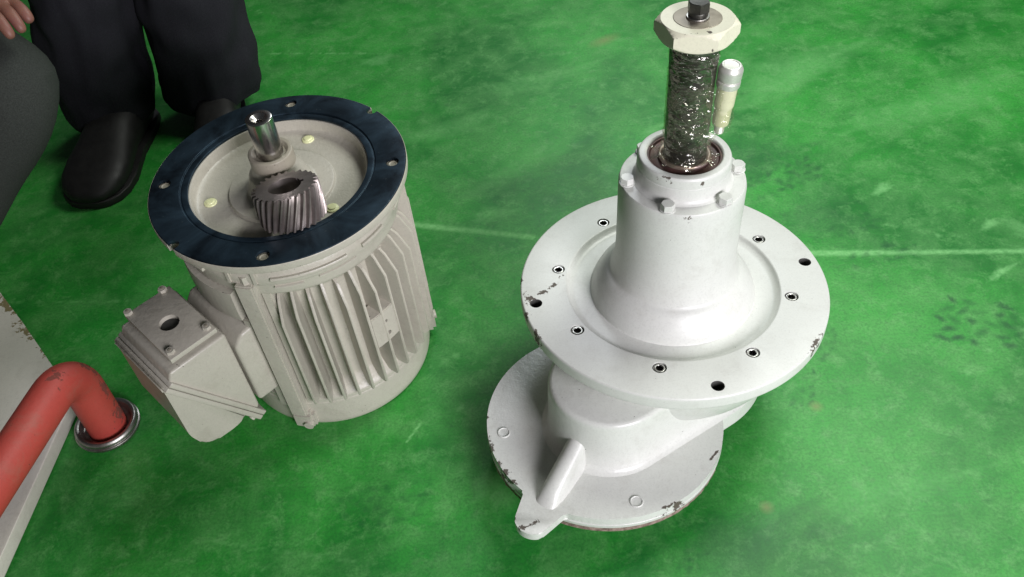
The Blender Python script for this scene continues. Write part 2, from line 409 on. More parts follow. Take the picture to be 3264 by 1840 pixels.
def cloth(name, col, col2=None, scale=500):
    t = NT(name); nz = t.noise(scale, 3, .7); nb = t.noise(8, 4, .6)
    c1 = t.mix(t.ramp(nz, [(.3, 0), (.7, 1)]), col, col2 or [v*.5 for v in col])
    t.set(color=t.mix(t.ramp(nb, [(.3, 0), (.7, .4)]), c1, [v*.55 for v in col]), rough=.9, spec=.2)
    t.bump(nz, .5, .001); return t.m
m_trous = cloth('charcoal_trouser_cloth', (.026, .026, .033))
m_greycl = cloth('grey_trouser_cloth', (.055, .062, .055))
m_jack = cloth('black_jacket_cloth', (.012, .011, .010))
m_shoe = metal('black_leather', (.006, .0055, .0055), .6, (.009, .0085, .008), 60, metal_=0)
t = NT('skin'); t.set(color=t.mix(t.ramp(t.noise(25, 3), [(.35, 0), (.65, 1)]), (.24, .10, .08), (.28, .14, .09)), rough=.5)
t.b.inputs['Subsurface Weight'].default_value = .08; t.b.inputs['Subsurface Scale'].default_value = .01; t.bump(t.noise(300), .1, .0005); m_skin = t.m
m_hair = metal('black_hair', (.01, .008, .007), .6, None, 200, metal_=0)
# cling film: clear sheet with sharp creases
t = NT('cling_film')
o = t.n('ShaderNodeTexVoronoi', feature='DISTANCE_TO_EDGE'); o.inputs['Scale'].default_value = 70
mpv = t.n('ShaderNodeMapping'); mpv.inputs['Scale'].default_value = (.7, .7, 2.4); mpv.inputs['Rotation'].default_value = (.3, .5, 0)
wv = t.n('ShaderNodeVectorMath', operation='ADD'); nn = t.n('ShaderNodeTexNoise'); nn.inputs['Scale'].default_value = 30; t.l(t.tc.outputs['Object'], nn.inputs['Vector'])
sc = t.n('ShaderNodeVectorMath', operation='SCALE'); sc.inputs['Scale'].default_value = .03; t.l(nn.outputs['Color'], sc.inputs[0])
t.l(t.tc.outputs['Object'], wv.inputs[0]); t.l(sc.outputs[0], wv.inputs[1]); t.l(wv.outputs[0], mpv.inputs['Vector']); t.l(mpv.outputs[0], o.inputs['Vector'])
crease = t.ramp(o.outputs['Distance'], [(0, 1), (.035, 0)])
bmp = t.n('ShaderNodeBump'); bmp.inputs['Strength'].default_value = 1; bmp.inputs['Distance'].default_value = .0026
mps = t.n('ShaderNodeMapping'); mps.inputs['Scale'].default_value = (.8, .8, 3.2); mps.inputs['Rotation'].default_value = (.25, .35, 0); t.l(t.tc.outputs['Object'], mps.inputs['Vector'])
t.l(t.math('ADD', t.noise(34, 2, .5, mps.outputs[0], 1.2), t.math('MULTIPLY', crease, .15)), bmp.inputs['Height'])
def film_mat(t, white, base, refl):
    gl = t.n('ShaderNodeBsdfGlossy'); gl.inputs['Roughness'].default_value = .075; gl.inputs['Color'].default_value = (1, 1, .93, 1); t.l(bmp.outputs[0], gl.inputs['Normal'])
    tr = t.n('ShaderNodeBsdfTransparent'); tr.inputs['Color'].default_value = (.93, .94, .88, 1)
    df = t.n('ShaderNodeBsdfDiffuse'); df.inputs['Color'].default_value = (.85, .86, .70, 1); t.l(bmp.outputs[0], df.inputs['Normal'])
    lw = t.n('ShaderNodeLayerWeight'); lw.inputs['Blend'].default_value = .3; t.l(bmp.outputs[0], lw.inputs['Normal'])
    ms = t.n('ShaderNodeMixShader'); t.l(t.math('MULTIPLY_ADD', lw.outputs['Fresnel'], .16, refl), ms.inputs[0]); t.l(tr.outputs[0], ms.inputs[1]); t.l(gl.outputs[0], ms.inputs[2])
    patchy = t.ramp(t.noise(60, 3, .6), [(.46, 0), (.54, 1)])
    ms2 = t.n('ShaderNodeMixShader'); t.l(t.math('MULTIPLY_ADD', t.math('MULTIPLY', crease, patchy), white, base), ms2.inputs[0]); t.l(ms.outputs[0], ms2.inputs[1]); t.l(df.outputs[0], ms2.inputs[2])
    return ms2.outputs[0]
t.l(film_mat(t, .06, .004, .055), t.t.nodes['Material Output'].inputs['Surface']); m_film = t.m
m_film2 = m_film.copy(); m_film2.name = 'loose_cling_film'
for nd in m_film2.node_tree.nodes:
    if nd.type == 'MATH' and nd.operation == 'MULTIPLY_ADD' and abs(nd.inputs[2].default_value-.004) < 1e-5: nd.inputs[2].default_value = .03

# ================================================================== GEAR UNIT (right)
G = empty('gear_reducer', (.2055, .8398, 0), (-.0382, .0250, 0), label='grey-white gear reducer standing upright with big round flange and tall wrapped shaft', cat='gearbox')
GPH = 2.0637
# upper flange with recess and skirt
fl_prof = [(.0, .180), (.198, .180, .002), (.200, .183, .002), (.200, .198, .002), (.1985, .200, .001), (.1385, .200, .002), (.136, .1945, .003), (.130, .1915, .003), (.107, .1915, .0008),
           (.106, .199, .003), (.100, .212, .004), (.091, .2245, .004), (.0862, .2290, 0), (.0850, .2296, 0), (.0820, .2325, .003), (.0785, .243, .006), (.0765, .258, .004), (.0757, .275, .002)]
up = lathe('upper_flange', fl_prof[:11] + [(.0, .1915, 0)], m_gear_fl, G, 160, .001)
hb = []
for k in range(8):
    a = GPH + R(45)*k; hb.append((.1522*math.cos(a), .1522*math.sin(a), .0088, .1905, .21))
for k in range(4):
    a = GPH + R(22.5) + R(90)*k + math.pi/4; hb.append((.1824*math.cos(a), .1824*math.sin(a), .0082, .15, .25))
cut(up, holes_bm(hb))
for x, y, *_ in hb[8:]:
    lathe('hole_wall_and_shade', [(.0083, .1993), (.0076, .1985), (.0076, .1806), (0, .1804)], m_under, G, 28, .0003, center=(x, y))  # bare dark steel wall; bottom disc added to paint the hole's shade
# socket screws sunk in the flange
sb0 = None
for k in range(8):
    x, y = hb[k][:2]
    if sb0 is None:
        sb0 = lathe('socket_screw', [(0, -.0095), (.0078, -.0095), (.0078, -.0022), (.0068, -.0008), (.0046, -.0008), (.0043, -.0022)], m_steel, G, 32, .0007)
        sb0.location = (x, y, .2)
        so = from_bm('hex_socket', prism_bm(hexo(0, 0, .0043), -.0094, -.0068), m_darksteel, sb0, None)
        bmw = bmesh.new(); o_ = hexo(0, 0, .0044)
        sb0.rotation_euler = (0, 0, .3)
    else:
        d = copy_to(sb0, (x, y, .2), random.uniform(0, 1), G); e = so.copy(); C.objects.link(e); e.parent = d
# neck
lathe('neck', fl_prof[8:] + [(.0757, .330, 0), (.0757, .3655, 0), (.0745, .3705, .002), (.0738, .3722, .001), (.03, .3722, 0)], m_cap, G, 128, .001)
lathe('bearing_cap', [(.0600, .3724, 0), (.0578, .3738, .002), (.0556, .377, .003), (.0552, .3925, .0004), (.0546, .3930, .0004), (.0546, .3936, .0004), (.0550, .3940, .0004), (.0543, .404, .001),
                      (.0528, .4067, .001), (.0452, .4072, .001), (.0437, .4055, .0008), (.0434, .3975, 0), (.040, .3975, 0)], m_cap, G, 128, .0008)
hx0 = None
for k in range(6):
    a = R(-175+60*k-1); x, y = .0672*math.cos(a), .0672*math.sin(a)
    if hx0 is None:
        hx0 = hex_solid('hex_bolt', 0, 0, .0084, .3732, .3815, .4, m_gear, G, segs=36); hx0.location = (x, y, 0)
        wsh = lathe('washer', [(0, .3722), (.0094, .3722), (.0094, .3736), (0, .3736)], m_gear, hx0, 28, .0004)
    else:
        d = copy_to(hx0, (x, y, 0), random.uniform(0, 1), G); e = wsh.copy(); C.objects.link(e); e.parent = d
lathe('oil_seal', [(.0434, .4035, 0), (.041, .4038, .001), (.040, .4005, .001), (.031, .3995, .001), (.0305, .403, .001)], m_seal, G, 96, .0006)
lathe('seal_lip', [(.0305, .398, 0), (.0305, .4055, .0012), (.0285, .4068, .001), (.0255, .4055, .001)], m_lip, G, 96, .0008)
lathe('output_shaft', [(.0, .38), (.0245, .38), (.0252, .50, 0), (.0264, .53, .002), (.0268, .5545, 0), (.0, .5545)], m_sleeve, G, 72, .001)
hex_solid('hex_nut', 0, 0, .0448, .5545, .5757, R(-103.7+30), m_cream, G, chamf=.2, segs=144, both=True)
lathe('shaft_end_disc', [(0, .57), (.0255, .57), (.0255, .5762), (.0, .5762)], m_disc, G, 72, .0008)
lathe('end_washer', [(0, .5762), (.0122, .5762), (.0122, .5785), (.0, .5785)], m_chrome, G, 48, .0006)
eb = lathe('end_bolt', [(0, .5785), (.0104, .5785), (.0106, .5825, .001), (.0101, .584, .001), (0, .584)], m_darksteel, G, 48, .0008)
hex_solid('bolt_head', 0, 0, .0118, .5838, .5945, .45, m_darksteel, eb, segs=48)
# film round the shaft and the little breather taped to it
vt, vb = Vector((.0405, -.0100, .5245)), Vector((.0345, -.0085, .441)); vd = (vt-vb).normalized()
def film(name, z0, z1, rfun, centre, folds, seed, rows=130, segs=180, mat=None, rag=0):
    bm = bmesh.new(); rings = []
    for j in range(rows):
        z = z0+(z1-z0)*j/(rows-1); cx, cy = centre(z); ring = []
        for k in range(segs):
            a = 2*math.pi*k/segs; r = rfun(z, a)
            v = Vector((math.cos(a)*1.5+seed, math.sin(a)*1.5, z*85 + 1.6*math.sin(a+1)))
            f = (1-abs(mnoise.noise(v))*2.6)*.0011*folds + (1-abs(mnoise.noise(v*2.1+Vector((5, 3, 1))))*2.2)*.0007*folds
            r += f
            u_ = 2*j/(rows-1)-1; zz = z + (rag*u_*abs(u_)*mnoise.noise(Vector((math.cos(a)*1.3+seed, math.sin(a)*1.3, 2+math.copysign(3, u_)))) if rag else 0)
            ring.append(bm.verts.new((cx+r*math.cos(a), cy+r*math.sin(a), zz)))
        rings.append(ring)
    for a, b in zip(rings, rings[1:]):
        for k in range(segs): bm.faces.new((a[k], a[(k+1) % segs], b[(k+1) % segs], b[k]))
    return from_bm(name, bm, mat or m_film, G, 60)
def r_sh(z, a):
    flare = max(0, (.422-z))*.45; return .0254+max(0, (z-.50))*.03+flare*(.6+.4*math.sin(3*a+1))
film('cling_film', .404, .5535, r_sh, lambda z: (0, 0), 1.0, 0)
# outer wrap bridging shaft and breather
def r_br(z, a):
    px = vb.x+(vt.x-vb.x)*((z-vb.z)/(vt.z-vb.z)); py = vb.y*.97
    best = .0252
    for x, y, rr in ((px, py, .0112), (px*.5, py*.5, .019)):
        d = x*math.cos(a)+y*math.sin(a); q = rr**2-((x*math.sin(a)-y*math.cos(a)))**2
        if q > 0: best = max(best, d+math.sqrt(q))
    return best
film('cling_film', .436, .505, r_br, lambda z: (0, 0), 1.5, 8, 80, 200, m_film2, .03)
# frilly torn end of the film at the bottom
bm = bmesh.new(); rings = []
for j in range(8):
    u = j/7; ring = []
    for k in range(161):
        a = R(150)+R(200)*k/160; w_ = mnoise.noise(Vector((a*4, u*2, 3)))
        r = .029+u*(.012+.008*w_)+.002*math.sin(a*23)*u; z = .409+.006*math.sin(a*9)*u - u*.004*(w_) + .012*u*max(0, math.sin((a-R(150))*1.0-.2))*.6
        ring.append(bm.verts.new((r*math.cos(a), r*math.sin(a), z)))
    rings.append(ring)
for a, b in zip(rings, rings[1:]):
    for k in range(160): bm.faces.new((a[k], a[k+1], b[k+1], b[k]))
from_bm('cling_film', bm, m_film, G, 60)
# housing: lobe + bowl
c1 = (-.1000, -.1160)
lobe = bmesh.new(); rows = []
for z, pad in ((.040, .0085), (.0652, .0085), (.0675, .0045), (.0710, .0015), (.076, .000), (.10, -.0005), (.130, -.001), (.144, -.0015), (.1490, -.0022), (.1520, -.0045), (.1533, -.0080)):
    ol = resample(hull([(c1[0], c1[1], .078+pad), (.0, .0, .128+pad)], 96), 200)
    i0 = min(range(200), key=lambda i: math.atan2(ol[i][1]+.05, ol[i][0]+.05)); ol = ol[i0:]+ol[:i0]
    rows.append([lobe.verts.new((x, y, z)) for x, y in ol])
for a, b in zip(rows, rows[1:]):
    for k in range(200): lobe.faces.new((a[k], a[(k+1) % 200], b[(k+1) % 200], b[k]))
lobe.faces.new(rows[-1])
from_bm('housing', lobe, m_plate, G, 50)
lathe('housing_bowl', [(.100, .066, 0), (.118, .072, .008), (.140, .086, .012), (.155, .105, .014), (.166, .130, .014), (.1715, .160, .01), (.172, .180, 0), (0, .180)], m_gear, G, 140, .004)
# lower plate with the lifting ear: union outline
LC = (-.1029, -.1076); ang = math.atan2(-.272+.1076+.008, -.217+.1029-.002)
def plate_outline(Rp, er, ed, fil):
    ex, ey = LC[0]+ed*math.cos(ang), LC[1]+ed*math.sin(ang); out = []
    n = 360; base = []
    # radial function of the union, then smoothed where ear meets plate
    rr = []
    for k in range(n*4):
        a = 2*math.pi*k/(n*4); best = Rp
        d = ed*math.cos(a-ang); q = er**2-(ed*math.sin(a-ang))**2
        if q > 0: best = max(best, d+math.sqrt(q))
        # web between plate and ear
        if math.cos(a-ang) > 0:
            lat = abs(math.tan(a-ang)); 
            if abs(ed*math.sin(a-ang)) < er: best = max(best, min(best, d))
        rr.append(best)
    rr = np.array(rr); k_ = np.ones(fil)/fil; ext = np.r_[rr[-fil:], rr, rr[:fil]]; sm = np.convolve(ext, k_, 'same')[fil:-fil]
    for k in range(0, n*4, 2):
        a = 2*math.pi*k/(n*4); out.append((LC[0]+sm[k]*math.cos(a), LC[1]+sm[k]*math.sin(a)))
    return out
from_bm('lower_flange', prism_bm(plate_outline(.1557, .026, .176, 22), .0535, .065, bev=.0018), m_plate, G, 50)
lathe('backing_plate', [(0, .0445), (.1535, .0445), (.1555, .0452), (.1562, .0515), (.1540, .0528), (0, .0528)], m_plate, G, 160, .0006, center=LC)
# rough rim left from the casting, uneven
bm = bmesh.new(); rows = []
for j, (rb, z) in enumerate(((.12, .034), (.150, .0335), (.1545, .037), (.1535, .0442), (.12, .0443))):
    rows.append([bm.verts.new((LC[0]+(rb+(.0022*mnoise.noise(Vector((math.cos(a)*22, math.sin(a)*22, j*2)))+.0012*mnoise.noise(Vector((math.cos(a)*70, math.sin(a)*70, j*2))) if 0 < j < 4 else 0))*math.cos(a),
                               LC[1]+(rb)*math.sin(a), z)) for a in np.linspace(0, 2*math.pi, 400, endpoint=False)])
for a, b in zip(rows, rows[1:]):
    for k in range(400): bm.faces.new((a[k], a[(k+1) % 400], b[(k+1) % 400], b[k]))
from_bm('casting_rim', bm, m_rust, G, 50)
lathe('bottom_spigot', [(0, -.002), (.108, -.002), (.112, .002), (.115, .0345), (0, .0345)], m_under, G, 96, .002, center=LC)
# ear rib: rounded web running down from the lobe wall
A_, B_2 = Vector((-.126, -.147, .118)), Vector((-.197, -.2375, .058))
ribd = (B_2-A_).normalized(); webd = Vector((ribd.x, ribd.y, 0)).normalized(); webn = Vector((-webd.y, webd.x, 0))
bm = bmesh.new(); rows = []; prof_ = [(-1.35, -1)] + [(-math.cos(math.pi*k/12), math.sin(math.pi*k/12)) for k in range(13)] + [(1.35, -1)]
for i in range(15):
    u = i/14; c_ = A_.lerp(B_2, u); wd = .0120+.0030*u; row = []
    for px_, pz_ in prof_:
        if pz_ < 0: q = c_ + webn*px_*wd*(.85+.15*u); q.z = .056
        else: q = c_ + webn*px_*wd + Vector((0, 0, pz_*wd*(1 if u < .85 else max(.35, 1-(u-.85)*4))))
        row.append(bm.verts.new(q))
    rows.append(row)
n_ = len(prof_)
for p_, q_ in zip(rows, rows[1:]):
    for k in range(n_): bm.faces.new((p_[k], p_[(k+1) % n_], q_[(k+1) % n_], q_[k]))
bm.faces.new(rows[0]); bm.faces.new(rows[-1][::-1])
from_bm('ear_rib', bm, m_gear, G, 40)
lp = None
for aa in (-175, -81, 12, 100):
    a = R(aa); x, y = LC[0]+.1353*math.cos(a), LC[1]+.1353*math.sin(a)
    if aa == 100: continue
    if lp is None: lp = lathe('bolt_end', [(.0085, .0645), (.0084, .0662), (.0072, .0668), (.0066, .0655), (0, .0653)], m_gear, G, 28, .0005); lp.location = (x, y, 0)
    else: copy_to(lp, (x, y, 0), 0, G)
lp.location = (LC[0]+.1345*math.cos(R(-175.3)), LC[1]+.1345*math.sin(R(-175.3)), 0)

# breather plug held to the shaft by the film
B = empty('breather_plug', G.matrix_basis @ vb, label='small silver-capped breather plug wrapped in film beside the tall shaft', cat='plug')
B.rotation_euler = vd.to_track_quat('Z', 'Y').to_euler()
Lp = (vt-vb).length
m_capm = metal('matt_silver_cap', (.80, .80, .74), .42, (.6, .6, .55), 120, metal_=.55)
lathe('plug_cap', [(0, Lp-.026), (.0122, Lp-.026), (.0130, Lp-.024), (.0130, Lp-.0185), (.0118, Lp-.0175), (.0118, Lp-.0165), (.0130, Lp-.0155), (.0135, Lp-.004, .002), (.0105, Lp+.001, .002), (.0085, Lp+.001, .0005), (.008, Lp+.0002, .0005), (0, Lp+.0004)], m_capm, B, 48, .0006)
m_vial = paint('yellowed_plug_paint', (.62, .62, .42), rough=.3, bump=.2)
lathe('plug_body', [(0, 0.008), (.0088, .008), (.0094, .010), (.0098, .03), (.0110, .034), (.0112, .055), (.0115, Lp-.026), (0, Lp-.026)], m_vial, B, 40, .0008)
lathe('plug_thread', [(0, -.004), (.0052, -.004)] + [(.0052+.0006*(i % 2), -.003+i*.0011) for i in range(9)] + [(.0052, .0085), (0, .0085)], m_capm, B, 32, 0)

# ================================================================== MOTOR (left)
MO = empty('electric_motor', (-.2758, .9684, .0015), (.0383, -.0173, 0), label='beige finned electric motor standing on its fan end with blue-black flange face up', cat='motor')
Z = .3593
rim = lathe('flange', [(.113, Z-.0045), (.1642, Z-.0045, 0), (.1646, Z-.0008, .0003), (.1653, Z-.0016, .0008), (.1652, Z-.0125, .002), (.150, Z-.014, .004), (.148, Z-.022, .004), (.140, Z-.030, 0), (.110, Z-.03, 0)], m_mot, MO, 160, .001, closed=True)
face = lathe('flange_face', [(.1150, Z-.006), (.1150, Z-.0012, .0006), (.1225, Z-.0010, .0004), (.1232, Z-.0020, .0004), (.1248, Z-.0020, .0004), (.1254, Z, .0004), (.1636, Z, .0006), (.1641, Z-.0006, 0), (.1641, Z-.006)], m_blue, MO, 200, .0004, closed=True)
fh = []
for k in range(4):
    a = 1.5457+R(90)*k; fh.append((.1469*math.cos(a), .1469*math.sin(a), .0085, Z-.04, Z+.01))
for a in (R(43), R(-136)): fh.append((.1610*math.cos(a), .1610*math.sin(a), .0078, Z-.0128, Z+.01))
cut(face, holes_bm(fh)); cut(rim, holes_bm(fh))
pl0 = None
for x, y, *_ in fh[:4]:
    if pl0 is None: pl0 = lathe('painted_hole_floor', [(0, Z-.0042), (.0035, Z-.0042), (.0050, Z-.0032), (.0084, Z-.0055)], m_collar, MO, 24, .0006); pl0.location = (x, y, 0)
    else: copy_to(pl0, (x, y, 0), 0, MO)
# end shield dish with hub
lathe('end_shield', [(.1152, Z-.002), (.1150, Z-.0105, .004), (.112, Z-.0195, .006), (.106, Z-.0225, .004), (.0985, Z-.0232, .002), (.0690, Z-.0232, .001), (.0680, Z-.0185, .0012), (.046, Z-.0175, .002), (.043, Z-.0165, .002),
                     (.0400, Z-.012, .004), (.0355, Z+.005, .006), (.0325, Z+.009, .004), (.0300, Z+.012, .002), (.0282, Z+.018, .002)], m_collar if False else m_mot, MO, 140, .001)
lathe('shaft_collar', [(.0295, Z+.010), (.0282, Z+.018), (.0280, Z+.0362, .0015), (.0228, Z+.0368, .001), (.0208, Z+.0345, .001), (.0188, Z+.032, 0), (.016, Z+.032)], m_collar, MO, 72, .001)
lathe('shaft', [(.0165, Z+.02), (.0165, Z+.0855, 0), (.0162, Z+.0867, 0), (.0154, Z+.0872, 0), (.0098, Z+.0872, .0003), (.0064, Z+.0840, .0003), (.0040, Z+.082, .0003), (.0036, Z+.070, 0), (0, Z+.068)], m_shaft, MO, 72, .0004)
bpy.context.view_layer.update()
ys0 = None
for a, rr in ((R(-170), .0930), (R(74), .0955), (R(-38), .086)):
    x, y = rr*math.cos(a), rr*math.sin(a); z0 = Z-.0232
    if ys0 is None: ys0 = lathe('painted_screw', [(.0085, z0), (.0080, z0+.0016, .001), (.0055, z0+.002, .0005), (.0050, z0+.0034, .0006), (0, z0+.0036)], m_yel, MO, 24, .0005); ys0.location = (x, y, 0)
    else: copy_to(ys0, (x, y, 0), 1.0, MO)
# stator frame, rings
lathe('frame', [(.100, Z-.028), (.1435, Z-.028, .004), (.1475, Z-.040, .003), (.1465, Z-.052, .002), (.1435, Z-.054, .002), (.1425, Z-.072, .004), (.127, Z-.086, .006), (.1255, .085, .004), (.136, .066, .004), (.1405, .060, .002), (.1405, .052, 0), (.12, .05)], m_mot, MO, 140, .001)
lathe('fan_cover', [(.12, .056), (.1385, .0565, .001), (.1415, .053, .003), (.1422, .010, .003), (.140, .0025, .002), (.11, .002), (0, .002)], m_mot, MO, 140, .001)
def arc_ledge(a0, a1, z, r0, r1, h, name='ledge'):
    bm = bmesh.new(); n = max(6, int(abs(a1-a0)/2.5)); rows = []
    for k in range(n+1):
        a = R(a0+(a1-a0)*k/n); rows.append([bm.verts.new((r*math.cos(a), r*math.sin(a), zz)) for r, zz in ((r0, z-h/2), (r1-.001, z-h/2), (r1, z-h*.25), (r1, z+h*.25), (r1-.001, z+h/2), (r0, z+h/2))])
    for a, b in zip(rows, rows[1:]):
        for k in range(6): bm.faces.new((a[k], a[(k+1) % 6], b[(k+1) % 6], b[k]))
    bm.faces.new(rows[0]); bm.faces.new(rows[-1][::-1])
    return from_bm(name, bm, m_mot, MO, 40)
for a0, a1 in ((-92, -55), (-46, -31), (-18, 30), (60, 120), (-175, -128)):
    arc_ledge(a0, a1, Z-.041, .140, .1512, .0055)
arc_ledge(-92, -78, Z-.058, .140, .1468, .003)
arc_ledge(-70, -50, Z-.056, .140, .1462, .003)
# cooling fins
def fin_mesh(zt, zb=.066, r1=.1565, th=.0046):
    prof = [(.126, zt+.003), (.138, zt), (.1435, zt-.006), (r1, zt-.034), (r1, zb+.006), (r1-.004, zb), (.126, zb)]
    bm = bmesh.new(); A = [bm.verts.new((r, th/2*(1.35 if r < .13 else .8), z)) for r, z in prof]; B_ = [bm.verts.new((r, -th/2*(1.35 if r < .13 else .8), z)) for r, z in prof]
    n = len(A); bm.faces.new(A); bm.faces.new(B_[::-1])
    for k in range(n): bm.faces.new((A[k], B_[k], B_[(k+1) % n], A[(k+1) % n]))
    bmesh.ops.recalc_face_normals(bm, faces=bm.faces)
    bmesh.ops.bevel(bm, geom=[e for e in bm.edges if all((v.co.x**2)**.5 > .132 for v in e.verts)], offset=.0008, segments=2, affect='EDGES')
    me = bpy.data.meshes.new('cooling_fin'); bm.to_mesh(me); bm.free(); me.materials.append(m_mot); me.shade_smooth(); me.set_sharp_from_angle(angle=R(40)); return me
f_hi, f_lo = fin_mesh(.287), fin_mesh(.275)
fins = [-93.8+7.75*k for k in range(13)] + [17+7.75*k for k in range(7)] + [84+7.75*k for k in range(9)]
for i, a in enumerate(fins):
    d = bpy.data.objects.new('cooling_fin', f_lo if i % 2 == 0 else f_hi); C.objects.link(d); d.parent = MO; d.rotation_euler = (0, 0, R(a))
# nameplate block between the fins
def radial_block(name, a0, a1, z0, z1, r0, r1, bev, parent=MO, mat=m_mot, n=5, z0b=None, z1b=None):
    bm = bmesh.new(); A = []
    for k in range(n+1):
        a = R(a0+(a1-a0)*k/n); zz0 = z0+(0 if z0b is None else (z0b-z0)*k/n); zz1 = z1+(0 if z1b is None else (z1b-z1)*k/n)
        A.append([bm.verts.new((r*math.cos(a), r*math.sin(a), z)) for r, z in ((r0, zz0), (r1, zz0), (r1, zz1), (r0, zz1))])
    for a, b in zip(A, A[1:]):
        for k in range(4): bm.faces.new((a[k], a[(k+1) % 4], b[(k+1) % 4], b[k]))
    bm.faces.new(A[0]); bm.faces.new(A[-1][::-1])
    bmesh.ops.recalc_face_normals(bm, faces=bm.faces)
    if bev: bmesh.ops.bevel(bm, geom=[e for e in bm.edges if len(e.link_faces) == 2 and e.calc_face_angle(0) > .6], offset=bev, segments=2, affect='EDGES')
    return from_bm(name, bm, mat, parent, 40)
blk = radial_block('earth_pad', -54.5, -39.5, .140, .198, .130, .1552, .0012, z0b=.142, z1b=.2)
bm = bmesh.new()
for z in (.1795, .1555):
    a = R(-46.3); q = Vector((.156*math.cos(a), .156*math.sin(a), z)); dv = Vector((math.cos(a), math.sin(a), 0))
    tube_bm([q-dv*.013, q+dv*.004], .0030 if z > .17 else .0042, 16, bm)
cut(blk, bm)
# corner posts with feet and notched heads
def post(ang_c, wid, full=True):
    p = radial_block('corner_post', ang_c-wid, ang_c+wid, .036, Z-.050, .120, .1535, .002)
    radial_block('post_shoulder', ang_c+wid-.2, ang_c+wid+6, .052, Z-.062, .120, .1415, .003)
    radial_block('post_foot', ang_c-wid-1.0, ang_c+wid+3, .006, .040, .128, .1535, .005)
    fb = from_bm('foot_bolt', tube_bm([(.150*math.cos(R(ang_c+4)), .150*math.sin(R(ang_c+4)), .018), (.157*math.cos(R(ang_c+4)), .157*math.sin(R(ang_c+4)), .018)], .007, 16), m_mot, MO)
    for da in (-wid-2.2, wid+1.8):
        radial_block('post_cheek', ang_c+da-1.2, ang_c+da+1.6, Z-.052, Z-.016, .128, .1500, .003)
    a = R(ang_c+.5); hx = hex_solid('post_bolt', .1415*math.cos(a), .1415*math.sin(a), .0085, Z-.0505, Z-.038, .3, m_mot, MO, segs=36)
for ac in (-106.3, 8.5, 80): post(ac, 4.6)
# left shoulder of the end shield and the terminal box base
ph = R(221.5); er = Vector((math.cos(ph), math.sin(ph), 0)); et = Vector((-er.y, er.x, 0))
def BP(r, t_, z): return er*r + et*t_ + Vector((0, 0, z))
arc_ledge(-176, -116, .262, .125, .1512, .050, 'shield_shoulder')
from_bm('box_base', poly3_bm([BP(.105, -.062, .092), BP(.1635, -.062, .092), BP(.1635, -.062, .205), BP(.150, -.062, .222), BP(.105, -.062, .226)], et*.124, .005), m_mot, MO, 50)
radial_block('side_rib', -117.5, -112.5, .048, .236, .120, .1475, .002)
# terminal box: body, slanted joint, lid, gland plate
TB = .060
body_p = [(.1665, .0865), (.1665, .238), (.248, .238), (.253, .226), (.2545, .2175), (.1735, .0745)]
bx = from_bm('terminal_box', poly3_bm([BP(r, -TB, z) for r, z in body_p], et*2*TB, .0035), m_mot, MO, 50)
dn = Vector((.2545-.1735, .2175-.0745)).normalized(); nn_ = Vector((dn.y, -dn.x))     # in (r,z): along the joint, and outwards
def jp(s_, o_): return (.1735+dn.x*s_+nn_.x*o_, .0745+dn.y*s_+nn_.y*o_)
Lj = math.hypot(.2545-.1735, .2175-.0745)
rimb = [jp(-.010, -.0065), jp(Lj+.006, -.0065), jp(Lj+.006, .0005), jp(-.010, .0005)]
from_bm('box_rim', poly3_bm([BP(r, -TB-.004, z) for r, z in rimb], et*(2*TB+.008), .0012, 2), m_mot, bx, 50)
rimb = [jp(-.010, .0013), jp(Lj+.006, .0013), jp(Lj+.006, .0085), jp(-.010, .0085)]
lid = from_bm('box_lid', poly3_bm([BP(r, -TB-.004, z) for r, z in rimb], et*(2*TB+.008), .0012, 2), m_mot, MO, 50)
lp_ = roundp([jp(.014, .0085)+(0,), jp(Lj-.002, .0085)+(0,), (.2645, .222, .004), (.2655, .120, .01), (.2525, .0795, .022), (.207, .0765, .012)], .01, 6, closed=True)
from_bm('lid_dome', poly3_bm([BP(r, -TB+.001, z) for r, z in lp_], et*(2*TB-.002), .0035), m_mot, lid, 50)
sc0 = None
for t_, s_ in ((-TB+.006, .004), (TB-.006, .004), (-TB+.004, Lj-.012), (TB-.0, Lj-.06)):
    r_, z_ = jp(s_-.008, .0085); q = BP(r_, t_, z_); nv = er*nn_.x+Vector((0, 0, nn_.y))
    if t_ == TB-.0: continue
    from_bm('lid_screw', tube_bm([q-nv*.001, q+nv*.005], .0045, 16), m_mot, lid, 40)
gp = from_bm('gland_plate', poly3_bm([BP(.1715, -.0585, .2425), BP(.2385, -.0585, .2425), BP(.2385, -.0585, .2500), BP(.1715, -.0585, .2500)], et*.1125, .0012, 2), m_mot, MO, 50)
from_bm('gland_frame', poly3_bm([BP(.1745, -.056, .2370), BP(.2330, -.056, .2370), BP(.2330, -.056, .2428), BP(.1745, -.056, .2428)], et*.1035, .001, 2), m_mot, MO, 50)
hm = BP(.2065, -.001, 0); bm = bmesh.new()
lathe_bm([(0, .2385), (.0132, .2385), (.0132, .256), (0, .256)], 36, (hm.x, hm.y), bm); cut(gp, bm)
lathe('cable_hole_shade', [(0, .2434), (.0131, .2434)], m_under, gp, 24, 0, center=(hm.x, hm.y))  # dark disc painting the shade inside the open hole
cs = None
for r_, t_ in ((.2330, -.0565), (.182, -.0565), (.179, .0445), (.231, .0430)):
    q = BP(r_, t_, 0)
    if cs is None:
        cs = hex_solid('gland_screw', 0, 0, .0058, .2500, .2545, 0, m_mot, MO, segs=36); cs.location = q
        w2 = lathe('screw_slot', [(0, .2546), (.0022, .2546), (.0024, .2552), (0, .2553)], m_collar, cs, 12, .0002)
    else:
        d = copy_to(cs, q, random.uniform(0, 1), MO); e = w2.copy(); C.objects.link(e); e.parent = d

